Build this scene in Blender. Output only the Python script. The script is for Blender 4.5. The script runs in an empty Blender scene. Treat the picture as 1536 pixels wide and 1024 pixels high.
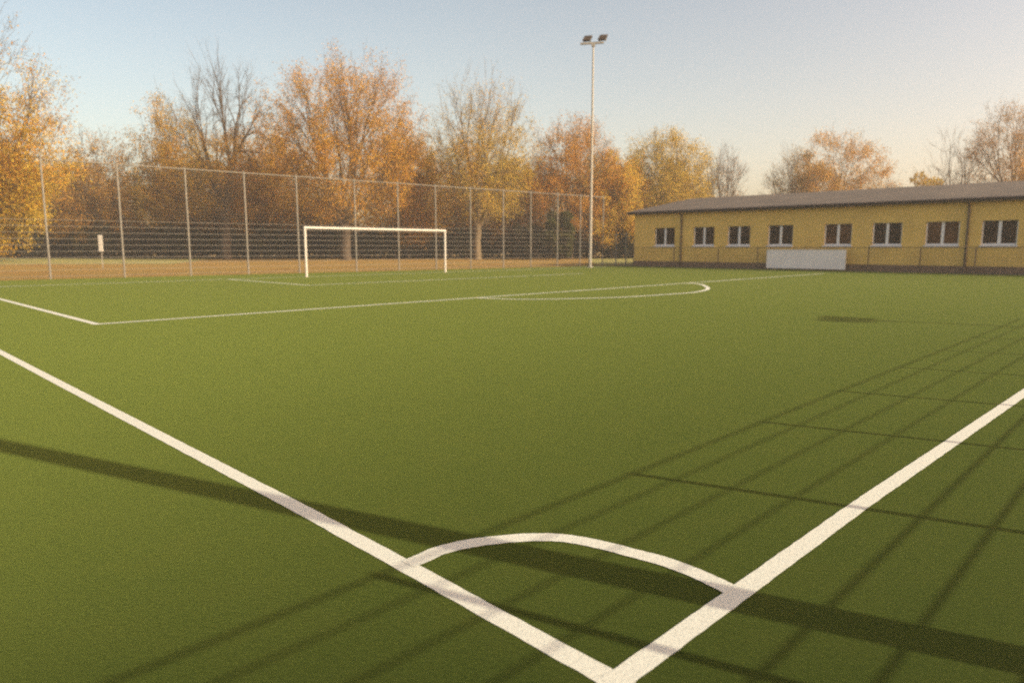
import bpy, math, random
import numpy as np
from mathutils import Vector, Matrix

C = bpy.context.scene.collection
PI = math.pi

# ------------------------------------------------------------------ frame of reference
# camera stands at (0,0,1.46) and looks along +Y; U runs along the goal lines, V along the touchline
HC = 1.46
FPX, CX, CY, HOR = 1040.0, 768.0, 512.0, 371.0
PITCH = math.atan((CY - HOR) / FPX)
P0 = np.array([0.355, 2.222])
UA = math.radians(44.51)
UD = np.array([math.sin(UA), math.cos(UA)])
VD = np.array([-math.cos(UA), math.sin(UA)])


def W(u, v, z=0.0):
    p = P0 + u * UD + v * VD
    return (float(p[0]), float(p[1]), float(z))


def ray(x, y):
    d = np.array([(x - CX) / FPX, 1.0, -(y - CY) / FPX])
    c, s = math.cos(PITCH), math.sin(PITCH)
    return np.array([d[0], d[1] * c + d[2] * s, -d[1] * s + d[2] * c])


def ground_uv(x, y):
    d = ray(x, y)
    p = d[:2] * (-HC / d[2]) - P0
    return float(p @ UD), float(p @ VD)


def along(x, depth):
    """ground point seen in column x at forward distance depth"""
    d = ray(x, HOR)
    k = depth / d[1]
    return float(d[0] * k), float(depth)


def height_at(y, depth):
    d = ray(CX, y)
    return HC + float(d[2] / d[1]) * depth


# ------------------------------------------------------------------ helpers
def tag(o, label=None, cat=None, group=None, kind=None):
    if label: o['label'] = label
    if cat: o['category'] = cat
    if group: o['group'] = group
    if kind: o['kind'] = kind
    return o


def empty(name, loc=(0, 0, 0), rz=0.0):
    o = bpy.data.objects.new(name, None)
    C.objects.link(o)
    o.location = loc
    o.rotation_euler = (0, 0, rz)
    o.empty_display_size = 0.3
    return o


class MB:
    def __init__(self):
        self.v, self.f, self.m = [], [], []

    def face(self, pts, mi=0):
        n = len(self.v)
        self.v += [tuple(p) for p in pts]
        self.f.append(tuple(range(n, n + len(pts))))
        self.m.append(mi)

    def hexa(self, b, t, mi=0):
        n = len(self.v)
        self.v += [tuple(p) for p in b] + [tuple(p) for p in t]
        for q in ((3, 2, 1, 0), (4, 5, 6, 7), (0, 1, 5, 4), (1, 2, 6, 5), (2, 3, 7, 6), (3, 0, 4, 7)):
            self.f.append(tuple(n + k for k in q))
            self.m.append(mi)

    def box(self, x0, x1, y0, y1, z0, z1, mi=0):
        self.hexa([(x0, y0, z0), (x1, y0, z0), (x1, y1, z0), (x0, y1, z0)],
                  [(x0, y0, z1), (x1, y0, z1), (x1, y1, z1), (x0, y1, z1)], mi)

    def tube(self, a, b, r0, r1=None, n=8, mi=0, cap=True):
        r1 = r0 if r1 is None else r1
        a, b = Vector(a), Vector(b)
        d = (b - a).normalized()
        e = d.orthogonal().normalized()
        g = d.cross(e)
        k = len(self.v)
        for p, r in ((a, r0), (b, r1)):
            for i in range(n):
                t = 2 * PI * i / n
                self.v.append(tuple(p + (e * math.cos(t) + g * math.sin(t)) * r))
        for i in range(n):
            j = (i + 1) % n
            self.f.append((k + i, k + j, k + n + j, k + n + i))
            self.m.append(mi)
        if cap:
            self.f.append(tuple(k + i for i in reversed(range(n))))
            self.f.append(tuple(k + n + i for i in range(n)))
            self.m += [mi, mi]

    def build(self, name, mats, parent=None, smooth=False, bevel=0.0):
        me = bpy.data.meshes.new(name)
        me.from_pydata(self.v, [], self.f)
        for m in (mats if isinstance(mats, (list, tuple)) else [mats]):
            me.materials.append(m)
        me.polygons.foreach_set('material_index', self.m)
        if smooth:
            me.polygons.foreach_set('use_smooth', [True] * len(self.f))
        me.update()
        o = bpy.data.objects.new(name, me)
        C.objects.link(o)
        if parent: o.parent = parent
        if bevel:
            b = o.modifiers.new('bevel', 'BEVEL')
            b.width = bevel
            b.segments = 2
            b.limit_method = 'ANGLE'
        return o


# ------------------------------------------------------------------ materials
def new_mat(name):
    m = bpy.data.materials.new(name)
    m.use_nodes = True
    nt = m.node_tree
    return m, nt, nt.nodes['Principled BSDF']


def noise(nt, scale, detail=4, rough=0.6, coord=None):
    n = nt.nodes.new('ShaderNodeTexNoise')
    n.inputs['Scale'].default_value = scale
    n.inputs['Detail'].default_value = detail
    n.inputs['Roughness'].default_value = rough
    if coord is None:
        coord = nt.nodes.new('ShaderNodeTexCoord').outputs['Object']
    nt.links.new(coord, n.inputs['Vector'])
    return n


def ramp(nt, src, stops):
    r = nt.nodes.new('ShaderNodeValToRGB')
    els = r.color_ramp.elements
    while len(els) < len(stops): els.new(0.5)
    for e, (p, c) in zip(els, stops):
        e.position = p
        e.color = (*c, 1)
    nt.links.new(src, r.inputs['Fac'])
    return r


def mix(nt, a, b, fac, mode='MIX'):
    n = nt.nodes.new('ShaderNodeMix')
    n.data_type = 'RGBA'
    n.blend_type = mode
    for s, v in ((n.inputs[0], fac), (n.inputs[6], a), (n.inputs[7], b)):
        if hasattr(v, 'is_linked') or hasattr(v, 'links'):
            nt.links.new(v, s)
        else:
            s.default_value = v if not isinstance(v, tuple) else (*v, 1)
    return n.outputs[2]


def bump(nt, bsdf, src, strength, dist):
    b = nt.nodes.new('ShaderNodeBump')
    b.inputs['Strength'].default_value = strength
    b.inputs['Distance'].default_value = dist
    nt.links.new(src, b.inputs['Height'])
    nt.links.new(b.outputs['Normal'], bsdf.inputs['Normal'])
    return b


def plain(name, col, rough=0.6, metal=0.0, var=0.12, scale=6.0, bumps=0.0):
    m, nt, b = new_mat(name)
    n = noise(nt, scale, 5)
    lo = tuple(c * (1 - var) for c in col)
    hi = tuple(min(1, c * (1 + var)) for c in col)
    r = ramp(nt, n.outputs['Fac'], [(0.3, lo), (0.7, hi)])
    nt.links.new(r.outputs['Color'], b.inputs['Base Color'])
    b.inputs['Roughness'].default_value = rough
    b.inputs['Metallic'].default_value = metal
    if bumps:
        bump(nt, b, n.outputs['Fac'], bumps, 0.01)
    return m


def turf_mat():
    m, nt, b = new_mat('turf')
    tc = nt.nodes.new('ShaderNodeTexCoord').outputs['Object']
    big = noise(nt, 0.35, 3, 0.55, tc)
    mid = noise(nt, 2.6, 4, 0.6, tc)
    fine = noise(nt, 42, 4, 0.75, tc)
    tiny = noise(nt, 150, 3, 0.8, tc)
    c1 = ramp(nt, mid.outputs['Fac'], [(0.3, (0.0085, 0.0175, 0.0034)), (0.5, (0.0112, 0.0200, 0.0041)), (0.72, (0.0150, 0.0220, 0.0047))])
    c2 = ramp(nt, fine.outputs['Fac'], [(0.28, (0.66, 0.70, 0.66)), (0.5, (1, 1, 1)), (0.75, (1.34, 1.28, 1.3))])
    c3 = ramp(nt, big.outputs['Fac'], [(0.32, (0.86, 0.89, 0.86)), (0.68, (1.12, 1.08, 1.1))])
    c4 = ramp(nt, tiny.outputs['Fac'], [(0.3, (0.72, 0.75, 0.72)), (0.7, (1.28, 1.25, 1.25))])
    x = mix(nt, c1.outputs['Color'], c2.outputs['Color'], 1.0, 'MULTIPLY')
    x = mix(nt, x, c3.outputs['Color'], 1.0, 'MULTIPLY')
    x = mix(nt, x, c4.outputs['Color'], 1.0, 'MULTIPLY')
    nt.links.new(x, b.inputs['Base Color'])
    b.inputs['Roughness'].default_value = 0.9
    b.inputs['Specular IOR Level'].default_value = 0.04
    b.inputs['Sheen Weight'].default_value = 0.172
    b.inputs['Sheen Roughness'].default_value = 0.42
    b.inputs['Sheen Tint'].default_value = (0.685, 0.89, 0.19, 1)
    add = nt.nodes.new('ShaderNodeMath')
    add.operation = 'ADD'
    nt.links.new(fine.outputs['Fac'], add.inputs[0])
    nt.links.new(tiny.outputs['Fac'], add.inputs[1])
    bump(nt, b, add.outputs[0], 0.5, 0.010)
    return m


def line_mat():
    m, nt, b = new_mat('line_fibre')
    tc = nt.nodes.new('ShaderNodeTexCoord').outputs['Object']
    fine = noise(nt, 60, 4, 0.75, tc)
    r = ramp(nt, fine.outputs['Fac'], [(0.25, (0.31, 0.32, 0.27)), (0.45, (0.46, 0.48, 0.44)), (0.8, (0.54, 0.565, 0.52))])
    nt.links.new(r.outputs['Color'], b.inputs['Base Color'])
    b.inputs['Roughness'].default_value = 0.9
    b.inputs['Specular IOR Level'].default_value = 0.2
    bump(nt, b, fine.outputs['Fac'], 0.5, 0.006)
    return m


def litter_mat():
    m, nt, b = new_mat('leaf_litter')
    tc = nt.nodes.new('ShaderNodeTexCoord').outputs['Object']
    big = noise(nt, 0.3, 5, 0.7, tc)
    fine = noise(nt, 3, 6, 0.8, tc)
    r = ramp(nt, fine.outputs['Fac'], [(0.25, (0.085, 0.048, 0.015)), (0.45, (0.20, 0.118, 0.038)), (0.6, (0.27, 0.168, 0.056)), (0.8, (0.34, 0.235, 0.085))])
    g = ramp(nt, big.outputs['Fac'], [(0.38, (0, 0, 0)), (0.62, (0.45, 0.45, 0.45))])
    x = mix(nt, r.outputs['Color'], (0.26, 0.22, 0.06), g.outputs['Color'])
    nt.links.new(x, b.inputs['Base Color'])
    b.inputs['Roughness'].default_value = 0.95
    b.inputs['Specular IOR Level'].default_value = 0.1
    bump(nt, b, fine.outputs['Fac'], 0.8, 0.08)
    return m


def verge_mat():
    m, nt, b = new_mat('meadow_grass')
    tc = nt.nodes.new('ShaderNodeTexCoord').outputs['Object']
    fine = noise(nt, 3, 5, 0.75, tc)
    r = ramp(nt, fine.outputs['Fac'], [(0.3, (0.13, 0.13, 0.035)), (0.55, (0.24, 0.23, 0.06)), (0.78, (0.38, 0.26, 0.08))])
    nt.links.new(r.outputs['Color'], b.inputs['Base Color'])
    b.inputs['Roughness'].default_value = 0.95
    bump(nt, b, fine.outputs['Fac'], 0.8, 0.1)
    return m


def leaf_mat():
    m, nt, b = new_mat('autumn_leaf')
    nt.nodes.remove(b)
    at = nt.nodes.new('ShaderNodeAttribute')
    at.attribute_name = 'tint'
    d = nt.nodes.new('ShaderNodeBsdfDiffuse')
    t = nt.nodes.new('ShaderNodeBsdfTranslucent')
    s = nt.nodes.new('ShaderNodeMixShader')
    s.inputs[0].default_value = 0.48
    nt.links.new(at.outputs['Color'], d.inputs['Color'])
    nt.links.new(at.outputs['Color'], t.inputs['Color'])
    nt.links.new(d.outputs[0], s.inputs[1])
    nt.links.new(t.outputs[0], s.inputs[2])
    nt.links.new(s.outputs[0], nt.nodes['Material Output'].inputs['Surface'])
    return m


def wall_mat():
    m, nt, b = new_mat('yellow_brick')
    tc = nt.nodes.new('ShaderNodeTexCoord').outputs['Object']
    mp = nt.nodes.new('ShaderNodeMapping')
    mp.inputs['Rotation'].default_value = (PI / 2, 0, PI / 2)
    sp = nt.nodes.new('ShaderNodeSeparateXYZ')
    cb = nt.nodes.new('ShaderNodeCombineXYZ')
    nt.links.new(tc, sp.inputs[0])
    ad = nt.nodes.new('ShaderNodeMath')
    nt.links.new(sp.outputs['X'], ad.inputs[0])
    nt.links.new(sp.outputs['Y'], ad.inputs[1])
    nt.links.new(ad.outputs[0], cb.inputs['X'])
    nt.links.new(sp.outputs['Z'], cb.inputs['Y'])
    br = nt.nodes.new('ShaderNodeTexBrick')
    br.inputs['Scale'].default_value = 1.0
    br.inputs['Brick Width'].default_value = 0.25
    br.inputs['Row Height'].default_value = 0.083
    br.inputs['Mortar Size'].default_value = 0.008
    br.inputs['Color1'].default_value = (0.76, 0.52, 0.13, 1)
    br.inputs['Color2'].default_value = (0.82, 0.57, 0.15, 1)
    br.inputs['Mortar'].default_value = (0.52, 0.36, 0.13, 1)
    nt.links.new(cb.outputs[0], br.inputs['Vector'])
    n = noise(nt, 0.7, 5, 0.6, tc)
    r = ramp(nt, n.outputs['Fac'], [(0.3, (0.86, 0.84, 0.8)), (0.7, (1.06, 1.05, 1.0))])
    x = mix(nt, br.outputs['Color'], r.outputs['Color'], 1.0, 'MULTIPLY')
    nt.links.new(x, b.inputs['Base Color'])
    b.inputs['Roughness'].default_value = 0.85
    bump(nt, b, br.outputs['Fac'], -0.3, 0.01)
    return m


def roof_mat():
    m, nt, b = new_mat('bitumen_roof')
    tc = nt.nodes.new('ShaderNodeTexCoord').outputs['Object']
    n = noise(nt, 0.5, 5, 0.65, tc)
    f = noise(nt, 9, 4, 0.7, tc)
    r = ramp(nt, n.outputs['Fac'], [(0.3, (0.044, 0.035, 0.026)), (0.7, (0.086, 0.068, 0.050))])
    r2 = ramp(nt, f.outputs['Fac'], [(0.3, (0.8, 0.8, 0.8)), (0.7, (1.2, 1.2, 1.2))])
    x = mix(nt, r.outputs['Color'], r2.outputs['Color'], 1.0, 'MULTIPLY')
    nt.links.new(x, b.inputs['Base Color'])
    b.inputs['Roughness'].default_value = 0.8
    bump(nt, b, f.outputs['Fac'], 0.4, 0.02)
    return m


def pane_mat(name, lo, hi):
    m, nt, b = new_mat(name)
    tc = nt.nodes.new('ShaderNodeTexCoord').outputs['Object']
    n = noise(nt, 1.1, 3, 0.6, tc)
    r = ramp(nt, n.outputs['Fac'], [(0.35, lo), (0.65, hi)])
    nt.links.new(r.outputs['Color'], b.inputs['Base Color'])
    b.inputs['Roughness'].default_value = 0.08
    b.inputs['Specular IOR Level'].default_value = 0.12
    return m


M = dict(
    turf=turf_mat(), line=line_mat(), litter=litter_mat(), verge=verge_mat(), leaf=leaf_mat(),
    wall=wall_mat(), roof=roof_mat(),
    bark=plain('bark', (0.062, 0.046, 0.031), 0.95, 0, 0.35, 3.0, 0.4),
    bark_pale=plain('pale_bark', (0.125, 0.095, 0.055), 0.95, 0, 0.3, 3.0, 0.4),
    galv=plain('galvanised_steel', (0.15, 0.145, 0.125), 0.6, 0.1, 0.12, 8),
    mast=plain('mast_steel', (0.27, 0.265, 0.23), 0.55, 0.1, 0.1, 5),
    galv_dark=plain('weathered_steel', (0.26, 0.25, 0.22), 0.6, 0.2, 0.15, 8),
    wire=plain('fence_wire', (0.085, 0.082, 0.068), 0.55, 0.2, 0.15, 8),
    green_wire=plain('green_coated_wire', (0.14, 0.17, 0.12), 0.6, 0.0, 0.15, 8),
    white=plain('white_paint', (0.45, 0.44, 0.40), 0.5, 0, 0.05, 5),
    upvc=plain('white_frame', (0.80, 0.78, 0.78), 0.4, 0, 0.04, 5),
    board=plain('white_board', (0.80, 0.77, 0.74), 0.6, 0, 0.07, 1.2),
    dark=plain('dark_brown_metal', (0.05, 0.036, 0.028), 0.5, 0, 0.2, 4),
    lamp=plain('lamp_housing', (0.03, 0.022, 0.015), 0.5, 0, 0.2, 6),
    lampglass=plain('lamp_glass', (0.05, 0.038, 0.026), 0.3, 0, 0.2, 6),
    pipe=plain('brown_downpipe', (0.10, 0.072, 0.045), 0.6, 0, 0.15, 5),
    plinth=plain('brown_plinth', (0.17, 0.115, 0.075), 0.9, 0, 0.25, 3, 0.3),
    kerb=plain('kerb_concrete', (0.12, 0.10, 0.08), 0.9, 0, 0.2, 5, 0.3),
    sill=plain('grey_sill', (0.62, 0.60, 0.60), 0.6, 0, 0.06, 5),
)
PANES = [pane_mat('dark_glass', (0.018, 0.013, 0.009), (0.035, 0.022, 0.014)),
         pane_mat('brown_curtained_glass', (0.05, 0.026, 0.013), (0.13, 0.062, 0.026))]

# ------------------------------------------------------------------ ground and pitch


def fence_v(u):
    return 37.35 - 0.095 * u


def sheet(name, pts, mat, z, kind='structure'):
    mb = MB()
    mb.face([(p[0], p[1], z) for p in pts])
    o = mb.build(name, mat)
    o['kind'] = kind
    return o


sheet('ground', [(-280, -60), (280, -60), (280, 220), (-280, 220)], M['litter'], -0.03)
sheet('football_pitch', [W(-40, -14), W(43.6, -14), W(43.6, fence_v(43.6) - .35), W(-40, fence_v(-40) - .35)], M['turf'], 0.0)
gx0, gx1 = along(-260, 62), along(250, 62)
hx0, hx1 = along(-260, 100), along(330, 100)
sheet('grass_verge', [(gx0[0], 60), (gx1[0], 63), (hx1[0], 100), (hx0[0], 100)], M['verge'], -0.02)
q0, q1, q2, q3 = along(895, 60), along(985, 63), along(1010, 96), along(880, 96)
sheet('grass_strip', [q0, q1, q2, q3], M['verge'], -0.022)

rngl = random.Random(5)


def strip(name, pts, width, z=0.002, step=0.06, jit=0.0022):
    """a painted line following pts (in u,v), slightly uneven along its edges"""
    P = [np.array(W(*p)[:2]) for p in pts]
    out = []
    for a, b in zip(P, P[1:]):
        n = max(1, int(np.linalg.norm(b - a) / step))
        n = min(n, 600)
        out += [a + (b - a) * k / n for k in range(n)]
    out.append(P[-1])
    vs, fs = [], []
    for i, p in enumerate(out):
        a = out[max(0, i - 1)]
        b = out[min(len(out) - 1, i + 1)]
        d = (b - a) / np.linalg.norm(b - a)
        nrm = np.array([-d[1], d[0]])
        l = p + nrm * (width / 2 + rngl.uniform(-jit, jit))
        r = p - nrm * (width / 2 + rngl.uniform(-jit, jit))
        vs += [(l[0], l[1], z), (r[0], r[1], z)]
        if i:
            k = 2 * i
            fs.append((k - 2, k - 1, k + 1, k))
    me = bpy.data.meshes.new(name)
    me.from_pydata(vs, [], fs)
    me.materials.append(M['line'])
    o = bpy.data.objects.new(name, me)
    C.objects.link(o)
    o['kind'] = 'structure'
    return o


def spline(pts, n=10):
    """Catmull-Rom through pts"""
    P = [np.array(p, float) for p in pts]
    P = [2 * P[0] - P[1]] + P + [2 * P[-1] - P[-2]]
    out = []
    for i in range(1, len(P) - 2):
        a, b, c, d = P[i - 1:i + 3]
        for k in range(n):
            t = k / n
            out.append(tuple(0.5 * (2 * b + (c - a) * t + (2 * a - 5 * b + 4 * c - d) * t * t + (3 * b - a - 3 * c + d) * t ** 3)))
    out.append(tuple(P[-2]))
    return out


LW = 0.096
strip('touch_line', [(-0.036, -0.08), (-0.012, 1.1), (0.003, 2.2), (0.0, 8.0), (0.0, 30.6)], LW)
strip('goal_line', [(-0.086, -0.03), (2.3, -0.058), (6.9, -0.18), (40, -1.0)], LW, z=0.0028)
strip('goal_line', [(0.0, 30.6), (40.8, 30.6)], LW * 1.35, z=0.0028)
cpx = [(612, 846.5), (640, 834.5), (665.8, 824), (717.7, 813.3), (786, 806.5), (841, 807), (895.5, 816), (960, 832.5), (1000, 843.5), (1053, 864), (1098, 886)]
strip('corner_arc', spline([ground_uv(*p) for p in cpx], 8), LW, z=0.0036, step=0.05)
strip('penalty_area_line', [(2.02, 13.60), (2.02, 30.55)], LW * 1.35)
strip('penalty_area_line', [(1.97, 13.65), (38.4, 13.65)], LW * 1.35, z=0.0028)
strip('goal_area_line', [(11.9, 23.25), (11.9, 30.55)], LW * 1.35)
strip('goal_area_line', [(11.85, 23.3), (28.9, 23.3)], LW * 1.35, z=0.0028)
apx = [(715, 446.5), (735, 447.6), (789, 448.9), (862, 447.8), (935, 445.6), (1008, 441), (1044, 438), (1062, 433), (1052, 426.8), (1030, 424.4)]
strip('penalty_arc', spline([ground_uv(*p) for p in apx], 10), 0.14, z=0.0036, step=0.15)

# ------------------------------------------------------------------ goal
gp = [ground_uv(460, 415.5), ground_uv(668, 408.5)]
ga, gb = np.array(W(*gp[0])[:2]), np.array(W(*gp[1])[:2])
goal = empty('football_goal', (ga[0], ga[1], 0))
tag(goal, 'white football goal frame without net standing on the far goal line', 'goal')
gd = gb - ga
GH = 2.42
for k in (0, 1):
    mb = MB()
    mb.tube((gd[0] * k, gd[1] * k, 0), (gd[0] * k, gd[1] * k, GH - 0.055), 0.06, n=14)
    mb.build('goal_post', M['white'], goal, smooth=False)
mb = MB()
ex = gd / np.linalg.norm(gd) * 0.06
mb.tube((-ex[0], -ex[1], GH), (gd[0] + ex[0], gd[1] + ex[1], GH), 0.06, n=14)
mb.build('crossbar', M['white'], goal)


# ------------------------------------------------------------------ fences
def local(p, o):
    return (p[0] - o[0], p[1] - o[1])


def mesh_panel(a, b, z0, z1, rods_z, rod_r, wires, wire_r):
    """horizontal rods and thin vertical wires between ground points a and b"""
    mb = MB()
    for z in rods_z:
        mb.tube((a[0], a[1], z), (b[0], b[1], z), rod_r, n=4, cap=False)
    a_, b_ = np.array(a), np.array(b)
    n = max(1, int(np.linalg.norm(b_ - a_) / wires))
    for k in range(1, n):
        p = a_ + (b_ - a_) * k / n
        mb.tube((p[0], p[1], z0), (p[0], p[1], z1), wire_r, n=3, cap=False)
    return mb


def fence_point(px):
    """where the column px meets the line of the tall fence"""
    d = ray(px, HOR)[:2]
    # P0 + u U + (37.35-.095u) V = k d
    A = np.array([d, -(UD - 0.095 * VD)]).T
    k, u = np.linalg.solve(A, P0 + 37.35 * VD)
    return d * k


post_px = [72, 184, 284, 371, 448, 534, 598, 654, 706, 755, 796, 836, 870, 904]
fp = [fence_point(x) for x in post_px]
fo = fp[0]
fence = empty('tall_mesh_fence', (fo[0], fo[1], 0))
tag(fence, 'tall grey steel fence with round posts, top rail and mesh behind the goal', 'fence')
FH = 5.5
for i, p in enumerate(fp):
    q = local(p, fo)
    mb = MB()
    mb.tube((q[0], q[1], -0.03), (q[0], q[1], FH), 0.046, n=10)
    mb.tube((q[0], q[1], FH), (q[0], q[1], FH + 0.04), 0.066, 0.03, n=10)
    mb.build('post', M['galv'], fence)
mb = MB()
for a, b in zip(fp, fp[1:]):
    a, b = local(a, fo), local(b, fo)
    mb.tube((a[0], a[1], FH - 0.06), (b[0], b[1], FH - 0.06), 0.03, n=6)
mb.build('top_rail', M['galv'], fence)
for a, b in zip(fp, fp[1:]):
    a, b = local(a, fo), local(b, fo)
    mesh_panel(a, b, 0.05, 2.75, [0.12 + 0.29 * k for k in range(10)], 0.0095, 0.11, 0.0018).build('mesh_panel', M['wire'], fence)
    mesh_panel(a, b, 2.75, FH - 0.06, [2.9 + 0.16 * k for k in range(16)], 0.002, 0.16, 0.002).build('upper_net', M['wire'], fence)

# lower continuation to the left
la, lb = fp[0], fence_point(72) - (UD - 0.095 * VD) * 8.5
low = empty('mesh_fence', (la[0], la[1], 0))
tag(low, 'low grey mesh fence running on left from the first tall post', 'fence')
n1 = local((la + lb) / 2, la)
n2 = local(lb, la)
for q in (n1, n2):
    mb = MB()
    mb.tube((q[0], q[1], -0.03), (q[0], q[1], 2.8), 0.04, n=8)
    mb.build('post', M['galv'], low)
for a, b in (((0, 0), n1), (n1, n2)):
    mesh_panel(a, b, 0.05, 2.75, [0.12 + 0.29 * k for k in range(10)], 0.0095, 0.11, 0.0018).build('mesh_panel', M['wire'], low)

# low fence between the tall fence and the clubhouse
ra = fp[-1]
ends = [along(924, 57.5), along(939, 57.0), along(953.5, 56.0)]
lo2 = empty('mesh_fence', (ra[0], ra[1], 0))
tag(lo2, 'short low mesh fence between the tall fence end and the yellow building', 'fence')
pts = [(0, 0)] + [local(e, ra) for e in ends]
for q in pts[1:]:
    mb = MB()
    mb.tube((q[0], q[1], -0.03), (q[0], q[1], 2.62), 0.05, n=8)
    mb.build('post', M['galv_dark'], lo2)
for a, b in zip(pts, pts[1:]):
    mesh_panel(a, b, 0.05, 2.55, [0.1 + 0.24 * k for k in range(11)], 0.012, 0.10, 0.004).build('mesh_panel', M['green_wire'], lo2)

# white sign post behind the fence
sx, sy = along(152, 50)
mp_ = empty('marker_post', (sx, sy, -0.03))
tag(mp_, 'narrow white upright marker panel on a thin post behind the left fence', 'marker post')
mb = MB()
mb.tube((0, 0, 0), (0, 0, 1.3), 0.03, n=8)
mb.build('stake', M['galv_dark'], mp_)
mb = MB()
z0, z1 = height_at(377.5, 50) + .03, height_at(352.5, 50) + .03
mb.box(-0.15, 0.15, -0.08, -0.032, z0, z1)
mb.build('panel', M['white'], mp_, bevel=0.01)


# ------------------------------------------------------------------ floodlight masts
def make_mast(name, loc, H, r0, r1, rz, arms=(-.92, .74), heads=(-.42, .66), lampw=0.58, ls=0.66):
    t = empty(name, (loc[0], loc[1], 0), rz)
    mb = MB()
    mb.tube((0, 0, -0.03), (0, 0, H * 0.5), r0, (r0 + r1) / 2, n=14)
    mb.tube((0, 0, H * 0.5), (0, 0, H), (r0 + r1) / 2, r1, n=14)
    mb.tube((0, 0, -0.03), (0, 0, 0.06), r0 * 1.9, n=14)
    mb.build('pole', M['mast'], t)
    mb = MB()
    mb.box(arms[0], arms[1], -0.07, 0.07, H, H + 0.13)
    mb.box(-0.12, 0.12, -0.11, 0.11, H - 0.18, H - 0.002)
    mb.build('crossarm', M['mast'], t, bevel=0.01)
    for cx in heads:
        lm = MB()
        ang = math.radians(38)
        ca, sa = math.cos(ang), math.sin(ang)

        def T(x, y, z):  # y forward, z up, tipped down
            return (cx + x + 0.36 * z, y * ca + z * sa * 0.6, H + 0.13 + 0.37 * ls + z * ca - y * sa)
        w, h, dp = lampw / 2, 0.34 * ls, 0.13 * ls
        lm.hexa([T(-w, -dp, -h), T(w, -dp, -h), T(w * .86, dp, -h * .8), T(-w * .86, dp, -h * .8)],
                [T(-w, -dp, h), T(w, -dp, h), T(w * .86, dp, h * .8), T(-w * .86, dp, h * .8)])
        lo = lm.build('floodlight', M['lamp'], t, bevel=0.02)
        gm = MB()
        gm.hexa([T(-w * .9, -dp - .02, -h * .9), T(w * .9, -dp - .02, -h * .9), T(w * .9, -dp - .003, -h * .9), T(-w * .9, -dp - .003, -h * .9)],
                [T(-w * .9, -dp - .02, h * .9), T(w * .9, -dp - .02, h * .9), T(w * .9, -dp - .003, h * .9), T(-w * .9, -dp - .003, h * .9)])
        gm.build('lens', M['lampglass'], lo)
        for bx in (cx - w * .8, cx + w * .8 - .05):
            bm = MB()
            bm.box(bx, bx + .05, -.03, .03, H + 0.132, H + 0.13 + 0.37 * ls)
            bm.build('bracket', M['mast'], lo)
    return t


mx, my = along(885.5, 51.4)
mast = make_mast('floodlight_mast', (mx, my), height_at(66.5, 51.4), 0.115, 0.06, math.radians(-12))
tag(mast, 'tall grey floodlight mast with two lamps standing at the far corner by the fence', 'floodlight', 'floodlight masts around the pitch')

# sun: slope of the shadows in (u,v) is -.30 : 1
SLOPE = 0.32
SUN_EL = math.radians(27)
sd = SLOPE * UD - 1.0 * VD
sd = sd / np.linalg.norm(sd)
SUN_AZ = math.atan2(sd[0], sd[1])          # clockwise from +Y
VPERH = 1 / math.tan(SUN_EL) / math.hypot(1, SLOPE)   # how far in v a shadow runs per metre of height

# mast whose lamp shadow falls on the right of the pitch
tipu, tipv = ground_uv(1236, 477.5)
H2 = 6.6
bu, bv = tipu + SLOPE * VPERH * (H2 + .45), tipv - VPERH * (H2 + .45)
m2 = make_mast('floodlight_mast', W(bu, bv)[:2], H2, 0.085, 0.06, math.radians(62), arms=(-.5, .5), heads=(-.30, .30), lampw=0.64, ls=0.52)
tag(m2, 'floodlight mast outside the pitch whose lamp shadow falls on the right side turf', 'floodlight', 'floodlight masts around the pitch')
# thick mast whose shadow crosses the corner arc
u0, v0 = ground_uv(1000, 878)
bv3 = -3.7
m3 = make_mast('floodlight_mast', W(u0 + SLOPE * (v0 - bv3) + .085, bv3)[:2], 14.0, 0.112, 0.09, math.radians(40))
m3.rotation_euler = (Matrix.Rotation(math.radians(2.2), 4, Vector((-VD[0], -VD[1], 0))) @ Matrix.Rotation(math.radians(40), 4, 'Z')).to_euler()   # it leans a little
tag(m3, 'thick mast beside the near corner whose broad shadow crosses the corner arc', 'floodlight', 'floodlight masts around the pitch')

# fence whose shadow falls over the near corner
BV = -3.05
BH = (1.21 - BV) / VPERH
tips = [-5.9, -4.0, -2.1, -0.16, 1.82, 3.72, 5.5, 7.5, 9.5, 11.5, 13.5, 15.5]
bo = np.array(W(0, BV)[:2])
bar = empty('railing_fence', (bo[0], bo[1], 0))
tag(bar, 'railed metal fence behind the near goal line that throws the grid of shadows', 'fence')
us = [u + SLOPE * (1.21 - BV) for u in tips]
for u in us:
    q = local(W(u, BV), bo)
    mb = MB()
    mb.tube((q[0], q[1], 0), (q[0], q[1], BH), 0.029, n=8)
    mb.build('post', M['galv'], bar)
qa, qb = local(W(us[0], BV), bo), local(W(us[-1], BV), bo)
for vv in (1.21, 0.95, 0.62, 0.28, -0.34, -0.65, -1.0, -1.35, -1.7, -2.05, -2.4, -2.75):
    z = (vv - BV) / VPERH
    mb = MB()
    r = 0.010 if vv > 1 else (0.0072 if vv > 0 else 0.0092)
    mb.tube((qa[0], qa[1], z - 0.01), (qb[0], qb[1], z - 0.01), r, n=6)
    mb.build('rail', M['galv'], bar)

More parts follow.
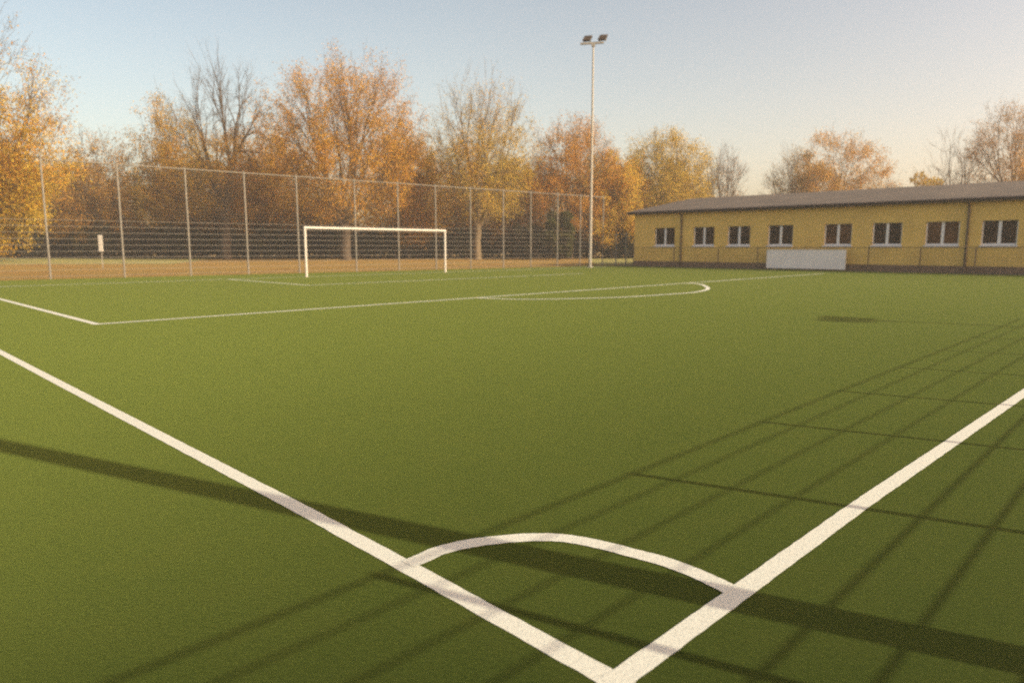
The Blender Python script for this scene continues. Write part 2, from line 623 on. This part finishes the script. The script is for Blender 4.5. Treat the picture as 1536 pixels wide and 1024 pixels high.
# ------------------------------------------------------------------ clubhouse
# local frame: x = -V (towards the right along the front), y = U (away from the pitch), origin at the left front corner
BU, BVL, BVR = 44.0, 30.3, -8.0
club = empty('clubhouse', W(BU, BVL), math.atan2(-VD[1], -VD[0]))
tag(club, 'long low yellow brick clubhouse with shallow brown roof and a row of white framed windows', 'building')
LEN = BVL - BVR
EAVE, RIDGE, DEP = 4.08, 5.5, 18.0
PL = 0.42
wins_v = [(28.49, 26.72), (25.19, 23.5), (22.5, 20.81), (19.57, 17.85), (15.87, 14.18), (13.01, 11.36), (10.13, 8.42), (7.39, 5.72), (4.4, 2.6), (1.2, -0.6)]
wins = [(BVL - a, BVL - b) for a, b in wins_v]
WZ0, WZ1 = 1.55, 2.93
mb = MB()
xs = [0.0]
for a, b in wins: xs += [a, b]
xs.append(LEN)
for i in range(len(xs) - 1):
    a, b = xs[i], xs[i + 1]
    if i % 2 == 0:
        mb.face([(a, 0, PL), (b, 0, PL), (b, 0, EAVE), (a, 0, EAVE)])
    else:
        mb.face([(a, 0, PL), (b, 0, PL), (b, 0, WZ0), (a, 0, WZ0)])
        mb.face([(a, 0, WZ1), (b, 0, WZ1), (b, 0, EAVE), (a, 0, EAVE)])
        d = 0.22
        mb.face([(a, 0, WZ0), (a, d, WZ0), (a, d, WZ1), (a, 0, WZ1)])
        mb.face([(b, d, WZ0), (b, 0, WZ0), (b, 0, WZ1), (b, d, WZ1)])
        mb.face([(a, d, WZ1), (b, d, WZ1), (b, 0, WZ1), (a, 0, WZ1)])
        mb.face([(a, 0, WZ0), (b, 0, WZ0), (b, d, WZ0), (a, d, WZ0)])
for x in (0, LEN):   # gable ends
    mb.face([(x, 0, PL), (x, 0, EAVE), (x, DEP / 2, RIDGE - .06), (x, DEP, EAVE), (x, DEP, PL)])
mb.face([(0, DEP, PL), (0, DEP, EAVE), (LEN, DEP, EAVE), (LEN, DEP, PL)])
mb.build('wall', M['wall'], club)
mb = MB()
mb.box(-0.02, LEN + .02, -0.02, DEP + .02, -0.03, PL)
mb.build('plinth', M['plinth'], club)
# roof: two slabs with overhang
oh, og, th = 0.38, 0.45, 0.10
sl = (RIDGE - EAVE) / (DEP / 2)
mb = MB()
zE = EAVE - sl * oh + 0.06
zR = RIDGE + 0.06
mb.hexa([(-og, -oh, zE), (LEN + og, -oh, zE), (LEN + og, DEP / 2, zR), (-og, DEP / 2, zR)],
        [(-og, -oh, zE + th), (LEN + og, -oh, zE + th), (LEN + og, DEP / 2, zR + th), (-og, DEP / 2, zR + th)])
mb.hexa([(-og, DEP / 2, zR), (LEN + og, DEP / 2, zR), (LEN + og, DEP + oh, zE), (-og, DEP + oh, zE)],
        [(-og, DEP / 2, zR + th), (LEN + og, DEP / 2, zR + th), (LEN + og, DEP + oh, zE + th), (-og, DEP + oh, zE + th)])
roof = mb.build('roof', M['roof'], club)
mb = MB()
mb.box(-og, LEN + og, -oh - 0.03, -oh - 0.002, zE - 0.12, zE + th - 0.004)
mb.build('fascia', M['dark'], roof)
mb = MB()
mb.tube((-og, -oh - 0.09, zE + 0.02), (LEN + og, -oh - 0.09, zE + 0.02), 0.065, n=8)
mb.build('gutter', M['dark'], roof)
mb = MB()
mb.box(-og + .01, LEN + og - .01, -oh, -0.004, zE - 0.115, zE - 0.06)
mb.build('soffit', M['dark'], roof)
mb = MB()
for s in (-1, 1):
    y0, y1 = (-oh, DEP / 2) if s < 0 else (DEP + oh, DEP / 2)
    mb.hexa([(-og - .03, y0, zE - .1), (-og - .003, y0, zE - .1), (-og - .003, y1, zR - .1), (-og - .03, y1, zR - .1)],
            [(-og - .03, y0, zE + th), (-og - .003, y0, zE + th), (-og - .003, y1, zR + th), (-og - .03, y1, zR + th)])
mb.build('verge_board', M['dark'], roof)
for v in (26.13, 8.03):
    x = BVL - v
    mb = MB()
    mb.tube((x, -0.09, 0.0), (x, -0.09, EAVE - 0.35), 0.06, n=8)
    mb.tube((x, -0.09, EAVE - 0.35), (x, -oh - 0.06, EAVE - 0.08), 0.06, n=8)
    for z in (0.8, 2.2, 3.4):
        mb.box(x - .075, x + .075, -0.16, -0.003, z, z + .05)
    mb.build('downpipe', M['pipe'], club)
for i, (a, b) in enumerate(wins):
    y = 0.14
    fr = MB()
    t = 0.075
    z0, z1 = WZ0 + 0.03, WZ1
    fr.box(a, a + t, y, y + .06, z0, z1)
    fr.box(b - t, b, y, y + .06, z0, z1)
    fr.box(a + t, b - t, y + .002, y + .058, z0, z0 + t * 1.2)
    fr.box(a + t, b - t, y + .002, y + .058, z1 - .03, z1)
    c = (a + b) / 2
    fr.box(c - .075, c + .075, y - .012, y + .058, z0 + t, z1 - .03)
    f = fr.build('window', M['upvc'], club)
    for p, q in ((a + t, c - .07), (c + .07, b - t)):
        pm = MB()
        pm.box(p, q, y + .02, y + .03, z0 + t, z1 - .03)
        pm.build('pane', PANES[1 if i in (4, 6) else 0], f)
    sm = MB()
    sm.box(a - .05, b + .05, -0.07, y, WZ0 - 0.06, WZ0 + 0.028)
    sm.build('sill', M['sill'], f, bevel=0.008)
# kerb strip along the building
mb = MB()
for_k = [W(43.62, 31.5), W(43.98, 31.5), W(43.98, -10), W(43.62, -10)]
mb.hexa([(p[0], p[1], -0.03) for p in for_k], [(p[0], p[1], 0.05) for p in for_k])
o = mb.build('kerb', M['kerb'])
o['kind'] = 'structure'

# low barrier in front of the building
BF = 43.45
bf = empty('barrier_fence', W(BF, 30.0), math.atan2(-VD[1], -VD[0]))
tag(bf, 'low thin wire barrier with slim posts in front of the yellow building', 'fence')
pv = [30.0, 26.4, 22.85, 19.95, 16.8, 12.95, 10.15, 7.45, 4.6, 1.8, -1.0]
for v in pv:
    mb = MB()
    mb.tube((30 - v, 0, 0), (30 - v, 0, 1.47), 0.034, n=8)
    mb.build('post', M['pipe'], bf)
mb = MB()
mb.tube((0, 0, 1.45), (31, 0, 1.45), 0.016, n=6)
mb.build('rail', M['pipe'], bf)
mb = mesh_panel((0, 0), (31, 0), 0.04, 1.45, [0.1 + 0.2 * k for k in range(7)], 0.004, 0.2, 0.003)
mb.build('wire_mesh', M['pipe'], bf)
# white board on the barrier
bd = empty('perimeter_board', W(BF - 0.06, 19.28), math.atan2(-VD[1], -VD[0]))
tag(bd, 'blank white board fixed to the barrier below the building windows', 'board')
mb = MB()
mb.box(0, 5.05, -0.02, 0.018, 0.09, 1.29)
mb.build('panel', M['board'], bd, bevel=0.006)
mb = MB()
mb.box(-0.02, 5.07, -0.03, 0.03, 1.292, 1.325)
mb.build('edge_trim', M['sill'], bd)


# ------------------------------------------------------------------ trees
def tubes_np(segs, sides):
    """segs: array n x 8 (p0, p1, r0, r1) -> verts, faces"""
    s = np.asarray(segs, float)
    p0, p1, r0, r1 = s[:, 0:3], s[:, 3:6], s[:, 6], s[:, 7]
    d = p1 - p0
    d /= np.maximum(np.linalg.norm(d, axis=1, keepdims=True), 1e-6)
    ref = np.where(np.abs(d[:, 2:3]) < 0.9, np.array([[0, 0, 1.0]]), np.array([[1.0, 0, 0]]))
    e = np.cross(d, ref)
    e /= np.linalg.norm(e, axis=1, keepdims=True)
    g = np.cross(d, e)
    n = len(s)
    V = np.empty((n, 2 * sides, 3))
    for i in range(sides):
        t = 2 * PI * i / sides
        o = e * math.cos(t) + g * math.sin(t)
        V[:, i] = p0 + o * r0[:, None]
        V[:, sides + i] = p1 + o * r1[:, None]
    base = np.arange(n)[:, None] * 2 * sides
    F = []
    for i in range(sides):
        j = (i + 1) % sides
        F.append(base + np.array([[i, j, sides + j, sides + i]]))
    return V.reshape(-1, 3), np.stack(F, 1).reshape(-1, 4)


def leaves_np(pts, size, rng):
    n = len(pts)
    a = rng.normal(size=(n, 3))
    a /= np.linalg.norm(a, axis=1, keepdims=True)
    b = np.cross(a, rng.normal(size=(n, 3)))
    b /= np.linalg.norm(b, axis=1, keepdims=True)
    s = (size * rng.uniform(0.6, 1.3, n))[:, None]
    a, b = a * s * 0.62, b * s * 0.42
    V = np.stack([pts - a, pts + b * 1.0, pts + a, pts - b], 1)
    F = np.arange(4 * n).reshape(-1, 4)
    return V.reshape(-1, 3), F


def quad_mesh(name, parts, mats, parent, tints=None):
    """parts: list of (verts, faces, material index); tints: n x 3 for the leaf faces (last part)"""
    vs, fs, mi, off = [], [], [], 0
    for v, f, m in parts:
        if len(v) == 0: continue
        vs.append(v)
        fs.append(f + off)
        mi.append(np.full(len(f), m))
        off += len(v)
    v = np.concatenate(vs)
    f = np.concatenate(fs)
    mi = np.concatenate(mi)
    me = bpy.data.meshes.new(name)
    me.vertices.add(len(v))
    me.vertices.foreach_set('co', v.astype(np.float32).ravel())
    me.loops.add(len(f) * 4)
    me.loops.foreach_set('vertex_index', f.astype(np.int32).ravel())
    me.polygons.add(len(f))
    me.polygons.foreach_set('loop_start', np.arange(0, len(f) * 4, 4, dtype=np.int32))
    me.polygons.foreach_set('material_index', mi.astype(np.int32))
    for m in mats: me.materials.append(m)
    if tints is not None and len(tints):
        at = me.attributes.new('tint', 'FLOAT_COLOR', 'FACE')
        col = np.ones((len(f), 4), np.float32)
        col[len(f) - len(tints):, :3] = tints
        at.data.foreach_set('color', col.ravel())
    me.update(calc_edges=True)
    me.validate()
    o = bpy.data.objects.new(name, me)
    C.objects.link(o)
    if parent: o.parent = parent
    return o


PAL = dict(
    gold=[(.66, .42, .07), (.62, .38, .06), (.70, .47, .09), (.54, .33, .06)],
    orange=[(.60, .33, .06), (.57, .295, .055), (.63, .37, .07), (.50, .28, .07)],
    russet=[(.50, .27, .08), (.54, .30, .08), (.44, .245, .09), (.56, .33, .09)],
    yellow=[(.66, .50, .10), (.62, .47, .10), (.68, .52, .10), (.54, .42, .10)],
    olive=[(.46, .35, .09), (.52, .38, .09), (.42, .32, .08), (.56, .39, .08)],
    brown=[(.42, .26, .08), (.48, .29, .08), (.38, .24, .08), (.50, .32, .09)],
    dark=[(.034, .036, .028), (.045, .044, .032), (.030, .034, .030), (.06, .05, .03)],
    green=[(.07, .085, .03), (.09, .10, .035), (.06, .07, .03), (.12, .11, .04)],
)


def clump(p, seed):
    """smooth 3-D variation in 0..1 from a few sine waves"""
    r = np.random.default_rng(seed)
    s = np.zeros(len(p))
    for k in range(5):
        w = r.normal(size=3) * (0.45 + 0.25 * k)
        s += np.sin(p @ w + r.uniform(0, 6.3)) / (1 + 0.35 * k)
    return 0.5 + s / 5.2


def tint_for(pts, pal, seed, rng, lift=None):
    base = np.array(PAL[pal]) if isinstance(pal, str) else np.concatenate([PAL[p] for p in pal])
    c = np.clip(clump(pts, seed) + rng.normal(0, .16, len(pts)), 0, .999)
    t = base[(c * len(base)).astype(int)]
    return t * rng.uniform(0.62, 1.0, (len(pts), 1)) * np.array([1.0, 0.98, 0.75])


def skeleton(rng, H, R, fork, limbs, up, trunk_r, tips=600, belly=0.52, low=0.0, twig=1.0):
    """branches that fan out from the fork towards tips spread through an uneven dome; segments (p0,p1,r0,r1,level)"""
    segs, nodes = [], []
    zc = H * belly
    zb = max(fork * 0.75, low)
    u = rng.normal(size=(tips, 3))
    u /= np.linalg.norm(u, axis=1, keepdims=True)
    rad = rng.uniform(0, 1, tips) ** 0.42
    az, el = np.arctan2(u[:, 1], u[:, 0]), u[:, 2]
    w = rng.uniform(0, 6.3, 6)
    lob = 1 + 0.07 * np.sin(2 * az + w[0]) + 0.06 * np.sin(4 * az + w[1] + 3 * el) + 0.05 * np.sin(7 * az + w[2] - 6 * el)
    T = u * (rad * lob)[:, None]
    T[:, 0] *= R
    T[:, 1] *= R
    T[:, 2] = zc + np.where(T[:, 2] > 0, T[:, 2] * (H - zc), T[:, 2] * (zc - zb))
    ex = 0.5

    def rad_for(n):
        return max(0.013, trunk_r * (n / tips) ** ex)

    def line(p, q, r0, r1, lvl, parts, wob):
        a = p
        L = np.linalg.norm(q - p)
        for k in range(1, parts + 1):
            t = k / parts
            b = p + (q - p) * t + (rng.normal(0, wob * L, 3) if k < parts else 0)
            segs.append((*a, *b, r0 + (r1 - r0) * (k - 1) / parts, r0 + (r1 - r0) * t, lvl))
            if lvl >= 2: nodes.append((*b, lvl))
            a = b
        return q

    def rec(p, d, idx, lvl):
        n = len(idx)
        pts = T[idx]
        if n == 1:
            q = pts[0]
            line(p, q, rad_for(1), 0.010, 3, 3, 0.035)
            L = np.linalg.norm(q - p)
            dd = (q - p) / max(L, 1e-6)
            for _ in range(5):
                s0 = p + (q - p) * rng.uniform(0.3, 1.0)
                e = dd + rng.normal(0, .42, 3) + np.array([0, 0, .12])
                e = s0 + e / np.linalg.norm(e) * twig * rng.uniform(.5, 1.25)
                segs.append((*s0, *e, 0.010, 0.006, 4))
                nodes.append((*e, 4))
                nodes.append((*((s0 + e) / 2), 4))
            return
        c = pts.mean(0)
        to = c - p
        dist = np.linalg.norm(to)
        f = rng.uniform(0.22, 0.38)
        dirn = 0.42 * d + 0.58 * to / max(dist, 1e-6) + rng.normal(0, .05, 3) + np.array([0, 0, 0.06 * up])
        dirn /= np.linalg.norm(dirn)
        q = p + dirn * dist * f
        line(p, q, rad_for(n), rad_for(n) * 0.88, 1 if n > tips * 0.035 else 2, 2, 0.03)
        v = pts - q
        v /= np.maximum(np.linalg.norm(v, axis=1, keepdims=True), 1e-6)
        m = v.mean(0)
        cov = (v - m).T @ (v - m)
        ax = np.linalg.eigh(cov)[1][:, 2]
        pr = (v - m) @ ax
        cut = np.quantile(pr, rng.uniform(0.36, 0.64))
        a, b = idx[pr <= cut], idx[pr > cut]
        for g in (a, b):
            if len(g): rec(q, dirn, g, lvl + 1)
    line(np.zeros(3), np.array([rng.normal(0, .02) * fork, rng.normal(0, .02) * fork, fork]), trunk_r * 1.12, trunk_r * .9, 0, 4, 0.012)
    F = np.array(segs[-1][3:6])
    v = T - F
    v /= np.linalg.norm(v, axis=1, keepdims=True)
    C0 = v[rng.choice(tips, limbs, replace=False)]
    for _ in range(8):
        lab = (v @ C0.T).argmax(1)
        for k in range(limbs):
            if (lab == k).any():
                m = v[lab == k].mean(0)
                C0[k] = m / np.linalg.norm(m)
    for k in range(limbs):
        idx = np.where(lab == k)[0]
        if len(idx) == 0: continue
        st = F * np.array([1, 1, rng.uniform(0.72, 1.0)])
        d0 = C0[k] + np.array([0, 0, 0.5 * up])
        rec(st, d0 / np.linalg.norm(d0), idx, 1)
    return np.array(segs), np.array(nodes)


def tree(name, label, cat, px, depth, top, width, seed, pal='gold', leaves=6000, leafy=(0.0, 1.0), bare_top=0.0,
         fork=0.22, limbs=6, up=1.0, trunk_r=None, size=0.30, tips=600, bark='bark', group=None, clumpiness=0.35, belly=0.52, low=0.0, twig=1.0):
    rng = np.random.default_rng(seed)
    x, y = along(px, depth)
    H = height_at(top, depth) * 1.025
    R = width / 2 / FPX * depth * 1.2
    leaves = int(leaves * 4.3)
    size *= 0.64
    t = empty(name, (x, y, -0.03))
    tag(t, label, cat, group)
    trunk_r = trunk_r or H * 0.017
    S, N = skeleton(rng, H, R, H * fork, limbs, up, trunk_r, tips, belly, low * H, twig)
    lv = S[:, 8]
    v, f = tubes_np(S[lv <= 1][:, :8], 7)
    quad_mesh('trunk', [(v, f, 0)], [M[bark]], t)
    parts = []
    mid = S[lv == 2][:, :8]
    v, f = tubes_np(mid, 4)
    parts.append((v, f, 0))
    fine = S[lv >= 3][:, :8]
    v, f = tubes_np(fine, 3)
    parts.append((v, f, 0))
    tints = None
    if leaves:
        P = N[:, :3]
        h = P[:, 2] / H
        w = np.clip((h - leafy[0]) / 0.08, 0, 1) * np.clip((leafy[1] - h) / 0.10, 0, 1)
        w = w * (1 - bare_top * np.clip((h - 0.45) / 0.35, 0, 1))
        c = clump(P, seed + 9)
        w = w * np.clip((c - clumpiness) / 0.25, 0.14, 1.0)
        w = w * (0.4 + 0.6 * (N[:, 3] >= 3))
        if w.sum() > 0:
            idx = rng.choice(len(P), leaves, p=w / w.sum())
            L = P[idx] + rng.normal(0, 0.28 + 0.012 * R, (leaves, 3))
            v, f = leaves_np(L, size, rng)
            tints = tint_for(L, pal, seed + 3, rng)
            parts.append((v, f, 1))
    quad_mesh('crown', parts, [M[bark], M['leaf']], t, tints)
    return t


def mass_np(items, count, size, pal, seed):
    """leaf faces filling uneven ellipsoid clumps: items (x, y, z, rx, ry, rz)"""
    rng = np.random.default_rng(seed)
    it = np.array(items)
    vol = it[:, 3] * it[:, 5] + 0.01
    idx = rng.choice(len(it), count, p=vol / vol.sum())
    d = rng.normal(size=(count, 3))
    d /= np.linalg.norm(d, axis=1, keepdims=True)
    rr = rng.uniform(0.25, 1.08, count) ** 0.5
    P = it[idx, :3] + d * it[idx, 3:6] * rr[:, None]
    P[:, 2] = np.maximum(P[:, 2], 0.02)
    v, f = leaves_np(P, size, rng)
    return v, f, tint_for(P, pal, seed, rng), P


def shrub(name, label, cat, px, depth, top, width, seed, pal, count=4000, size=0.34, bottom=0.0):
    rng = np.random.default_rng(seed)
    x, y = along(px, depth)
    H = height_at(top, depth)
    R = width / 2 / FPX * depth
    t = empty(name, (x, y, -0.03))
    tag(t, label, cat)
    items, segs = [], []
    for k in range(26):
        a = rng.uniform(0, 2 * PI)
        q = rng.uniform(0, 1) ** .6
        z = H * rng.uniform(0.12, 0.86)
        w = R * math.sqrt(max(0.05, 1 - ((z / H - .42) / .62) ** 2))
        r = R * rng.uniform(.2, .36)
        items.append((math.cos(a) * q * (w - r * .6), math.sin(a) * q * (w - r * .6), z, r, r, r * rng.uniform(.7, 1.0)))
        segs.append((0, 0, 0, *items[-1][:3], 0.09, 0.02))
    v, f, tn, _ = mass_np(items, count, size, pal, seed)
    sv, sf = tubes_np(segs, 5)
    quad_mesh('stem', [(sv, sf, 0)], [M['bark']], t)
    quad_mesh('foliage', [(v, f, 0)], [M['leaf']], t, tn)
    return t


TG = 'autumn trees beyond the fence and the building'
# the big trees, left to right
def big(label, px, depth, top, width, seed, pal, leaves, **k):
    tree('broadleaf_tree', label, 'tree', px, depth, top, width, seed, pal, leaves, group=TG, **k)


big('huge golden tree with bare top branches cut off at the left edge', -30, 62, -30, 240, 11, ['gold', 'yellow', 'orange'], 15000,
    leafy=(0.10, 1.0), bare_top=0.93, fork=0.2, limbs=8, up=0.5, size=0.20, clumpiness=.3, belly=.42, tips=800, low=.14)
big('tall nearly bare tree with forked dark trunk left of the orange tree', 340, 88, 74, 140, 12, ['gold', 'orange'], 3500,
    leafy=(0.18, 0.62), bare_top=0.9, fork=0.24, limbs=4, up=1.0, trunk_r=0.56, size=0.22, belly=.62, tips=420, twig=1.6)
big('largest orange tree with round spreading crown rising above the goal', 519, 81, 74, 222, 13, ['orange', 'gold', 'orange', 'russet'], 17500,
    leafy=(0.16, 1.0), bare_top=0.25, fork=0.17, limbs=8, up=0.7, trunk_r=0.58, size=0.20, clumpiness=.24, belly=.55, tips=800)
big('half bare fan shaped tree with golden middle right of the goal', 716, 85, 113, 152, 14, ['gold', 'yellow', 'olive'], 9000,
    leafy=(0.18, 1.0), bare_top=0.82, fork=0.2, limbs=8, up=0.8, trunk_r=0.46, size=0.19, bark='bark_pale', clumpiness=.33, belly=.58, tips=650, twig=1.4)
big('rusty orange tree directly left of the floodlight mast', 857, 92, 170, 138, 15, ['orange', 'russet', 'orange'], 13500,
    leafy=(0.15, 1.0), bare_top=0.3, fork=0.22, limbs=7, up=0.7, size=0.23, belly=.52)
big('yellow green round tree above the left end of the roof', 994, 95, 190, 122, 16, ['yellow', 'olive', 'yellow'], 19000,
    leafy=(0.1, 1.0), bare_top=0.0, fork=0.18, limbs=7, up=0.7, size=0.22, clumpiness=.2, belly=.52)
big('small bare twiggy tree behind the roof right of the yellow tree', 1081, 95, 221, 68, 17, ['russet'], 300,
    leafy=(0.2, 1.0), bare_top=0.5, fork=0.3, limbs=7, up=0.7, size=0.2, belly=.62, tips=400)
big('thin brown half bare tree behind the roof touching the orange one', 1186, 98, 216, 88, 18, ['brown', 'olive'], 3200,
    leafy=(0.2, 1.0), bare_top=0.5, fork=0.25, limbs=7, up=0.7, size=0.2, belly=.55, tips=480)
big('orange domed tree rising behind the middle of the roof', 1250, 98, 192, 122, 19, ['orange', 'russet', 'gold'], 14500,
    leafy=(0.12, 1.0), bare_top=0.15, fork=0.2, limbs=7, up=0.7, size=0.22, clumpiness=.32, belly=.40)
big('pale bare tree behind the roof beside the tall right edge tree', 1424, 98, 192, 96, 20, ['brown'], 700,
    leafy=(0.15, 0.9), bare_top=0.6, fork=0.28, limbs=6, up=0.8, size=0.2, belly=.55, tips=380)
big('tall sparse brown tree near the right edge above the roof', 1508, 94, 146, 112, 21, ['russet', 'brown'], 3600,
    leafy=(0.3, 1.0), bare_top=0.4, fork=0.34, limbs=6, up=0.8, size=0.2, belly=.66, tips=450)
# lower trees between and behind
LG = 'lower trees filling the gaps of the tree row'
low_trees = [
    ('dense golden yellow low tree at the left edge behind the fence', -6, 74, 215, 116, 31, ['gold', 'yellow'], 12000, 0.05),
    ('thin golden brown low tree right of the huge left edge tree', 158, 96, 188, 124, 32, ['gold', 'russet', 'brown'], 7000, 0.5),
    ('pale olive gold tree just left of the bare forked tree', 262, 97, 132, 100, 33, ['olive', 'gold'], 9000, 0.3),
    ('rusty tree filling the gap between bare and largest orange tree', 402, 96, 184, 120, 34, ['russet', 'orange', 'gold'], 10000, 0.2),
    ('golden low tree right of the largest orange tree', 612, 94, 196, 130, 35, ['gold', 'orange'], 11000, 0.15),
    ('golden low tree right of the fan shaped tree', 775, 98, 238, 104, 36, ['gold', 'orange'], 7500, 0.2),
    ('deep golden tree between floodlight mast and yellow green tree', 917, 92, 226, 96, 37, ['gold', 'yellow', 'orange'], 10500, 0.05),
    ('brown low tree under the large orange crown on its left', 455, 100, 240, 124, 38, ['brown', 'gold'], 7000, 0.15),
    ('brown low tree behind the fan shaped tree trunk', 690, 100, 240, 116, 39, ['brown', 'orange'], 7000, 0.15),
    ('low orange tree under the bare forked tree', 330, 99, 235, 134, 40, ['orange', 'brown', 'gold'], 8500, 0.15),
    ('low brown tree behind the white marker post', 116, 100, 238, 140, 41, ['brown', 'gold'], 8000, 0.2),
]
for lab, px, dp, top, wd, sd_, pal, n, bt in low_trees:
    tree('low_tree', lab, 'tree', px, dp, top, wd, sd_, pal, n, leafy=(0.0, 1.0), bare_top=bt, fork=0.12, limbs=7, up=0.6,
         size=0.26, tips=420, group=LG, clumpiness=.28, belly=.5)
tree('low_tree', 'yellow orange tree cut off by the right edge above the roof', 'tree', 1546, 84, 222, 74, 42, ['gold', 'orange'], 6000, fork=0.13, limbs=7, up=0.6, size=0.24, tips=300, group=LG)
tree('low_tree', 'tiny bare far tree behind the roof right of the orange dome', 'tree', 1325, 120, 258, 42, 43, ['russet'], 500, (0.1, 1.0), 0.5, 0.2, 6, 0.8, size=0.24, tips=260, group=LG)
shrub('round_shrub', 'rounded brown bush showing above the right part of the roof', 'bush', 1388, 92, 249, 92, 51, ['brown', 'olive'], 5200, 0.32)
shrub('evergreen_shrub', 'dark evergreen bush behind the tall fence left of the mast', 'bush', 838, 84, 312, 62, 52, 'green', 3800, 0.34)
shrub('evergreen_shrub', 'wide dark evergreen bush right of the fan shaped tree trunk', 'bush', 792, 86, 332, 62, 53, 'dark', 3400, 0.34)

# dark thicket along the far edge: one mass nobody could count
rng = np.random.default_rng(77)
items, items2 = [], []
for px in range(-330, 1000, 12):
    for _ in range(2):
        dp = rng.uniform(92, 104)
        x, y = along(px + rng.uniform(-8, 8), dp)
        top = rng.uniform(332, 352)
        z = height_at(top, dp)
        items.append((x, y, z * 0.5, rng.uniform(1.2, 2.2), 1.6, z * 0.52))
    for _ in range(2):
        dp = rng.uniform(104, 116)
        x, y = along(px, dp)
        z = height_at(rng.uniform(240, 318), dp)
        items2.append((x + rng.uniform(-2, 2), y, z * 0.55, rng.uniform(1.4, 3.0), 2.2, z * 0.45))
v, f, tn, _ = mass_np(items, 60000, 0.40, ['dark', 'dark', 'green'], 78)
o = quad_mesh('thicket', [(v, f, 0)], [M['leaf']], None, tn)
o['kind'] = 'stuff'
v, f, tn, _ = mass_np(items2, 70000, 0.32, ['gold', 'orange', 'gold', 'brown', 'gold'], 79)
o = quad_mesh('woodland_undergrowth', [(v, f, 0)], [M['leaf']], None, tn)
o['kind'] = 'stuff'

# thin autumn haze round the whole place
mb = MB()
mb.box(-290, 290, -70, 230, -1.03, 27.5)
hm = bpy.data.materials.new('haze')
hm.use_nodes = True
hn = hm.node_tree
hn.nodes.remove(hn.nodes['Principled BSDF'])
vp = hn.nodes.new('ShaderNodeVolumePrincipled')
vp.inputs['Color'].default_value = (0.95, 0.93, 0.90, 1)
vp.inputs['Density'].default_value = 0.00105
vp.inputs['Anisotropy'].default_value = 0.2
hn.links.new(vp.outputs[0], hn.nodes['Material Output'].inputs['Volume'])
mb.build('haze', hm)['kind'] = 'stuff'

# ------------------------------------------------------------------ light, sky, camera
scene = bpy.context.scene
world = bpy.data.worlds.new('World')
scene.world = world
world.use_nodes = True
nt = world.node_tree
bg = nt.nodes['Background']
sky = nt.nodes.new('ShaderNodeTexSky')
sky.sky_type = 'NISHITA'
sky.sun_disc = False
sky.sun_elevation = SUN_EL
sky.sun_rotation = SUN_AZ
sky.air_density = 1.0
sky.dust_density = 3.0
sky.ozone_density = 1.0
tint = nt.nodes.new('ShaderNodeMix')
tint.data_type = 'RGBA'
tint.blend_type = 'MULTIPLY'
tint.inputs[0].default_value = 1.0
tc = nt.nodes.new('ShaderNodeTexCoord')
dot = nt.nodes.new('ShaderNodeVectorMath')
dot.operation = 'DOT_PRODUCT'
dot.inputs[1].default_value = (float(sd[0]), float(sd[1]), 0)
nt.links.new(tc.outputs['Generated'], dot.inputs[0])
mr = nt.nodes.new('ShaderNodeMapRange')
mr.inputs['From Min'].default_value = -1
mr.inputs['From Max'].default_value = 1
nt.links.new(dot.outputs['Value'], mr.inputs['Value'])
warm = ramp(nt, mr.outputs[0], [(0.045, (1.26, 1.06, 0.84)), (0.25, (1.47, 1.18, 0.90)), (0.55, (1.58, 1.19, 0.91)), (1.0, (1.72, 1.25, 0.93))])   # warm autumn air, warmest on the sun's side
nt.links.new(warm.outputs['Color'], tint.inputs[7])
nt.links.new(sky.outputs[0], tint.inputs[6])
nt.links.new(tint.outputs[2], bg.inputs['Color'])
bg.inputs['Strength'].default_value = 0.15

sun = bpy.data.lights.new('sun', 'SUN')
sun.energy = 4.9
sun.angle = math.radians(0.45)
sun.color = (1.0, 0.86, 0.61)
so = bpy.data.objects.new('sun', sun)
C.objects.link(so)
to_sun = Vector((sd[0] * math.cos(SUN_EL), sd[1] * math.cos(SUN_EL), math.sin(SUN_EL)))
so.rotation_euler = to_sun.to_track_quat('Z', 'Y').to_euler()
so.location = (20, -20, 30)

cam = bpy.data.cameras.new('camera')
cam.sensor_width = 36
cam.lens = FPX / 1536 * 36
cam.clip_end = 3000
cam.dof.use_dof = True
cam.dof.focus_distance = 4.6
cam.dof.aperture_fstop = 1.8
co = bpy.data.objects.new('camera', cam)
C.objects.link(co)
co.location = (0, 0, HC)
co.rotation_euler = (PI / 2 - PITCH, 0, 0)
scene.camera = co

vs = scene.view_settings
vs.view_transform = 'Standard'
vs.look = 'None'
vs.gamma = 1.0
vs.exposure = 0.5
vs.use_curve_mapping = False
scene.cycles.use_denoising = False
scene.cycles.filter_width = 2.0
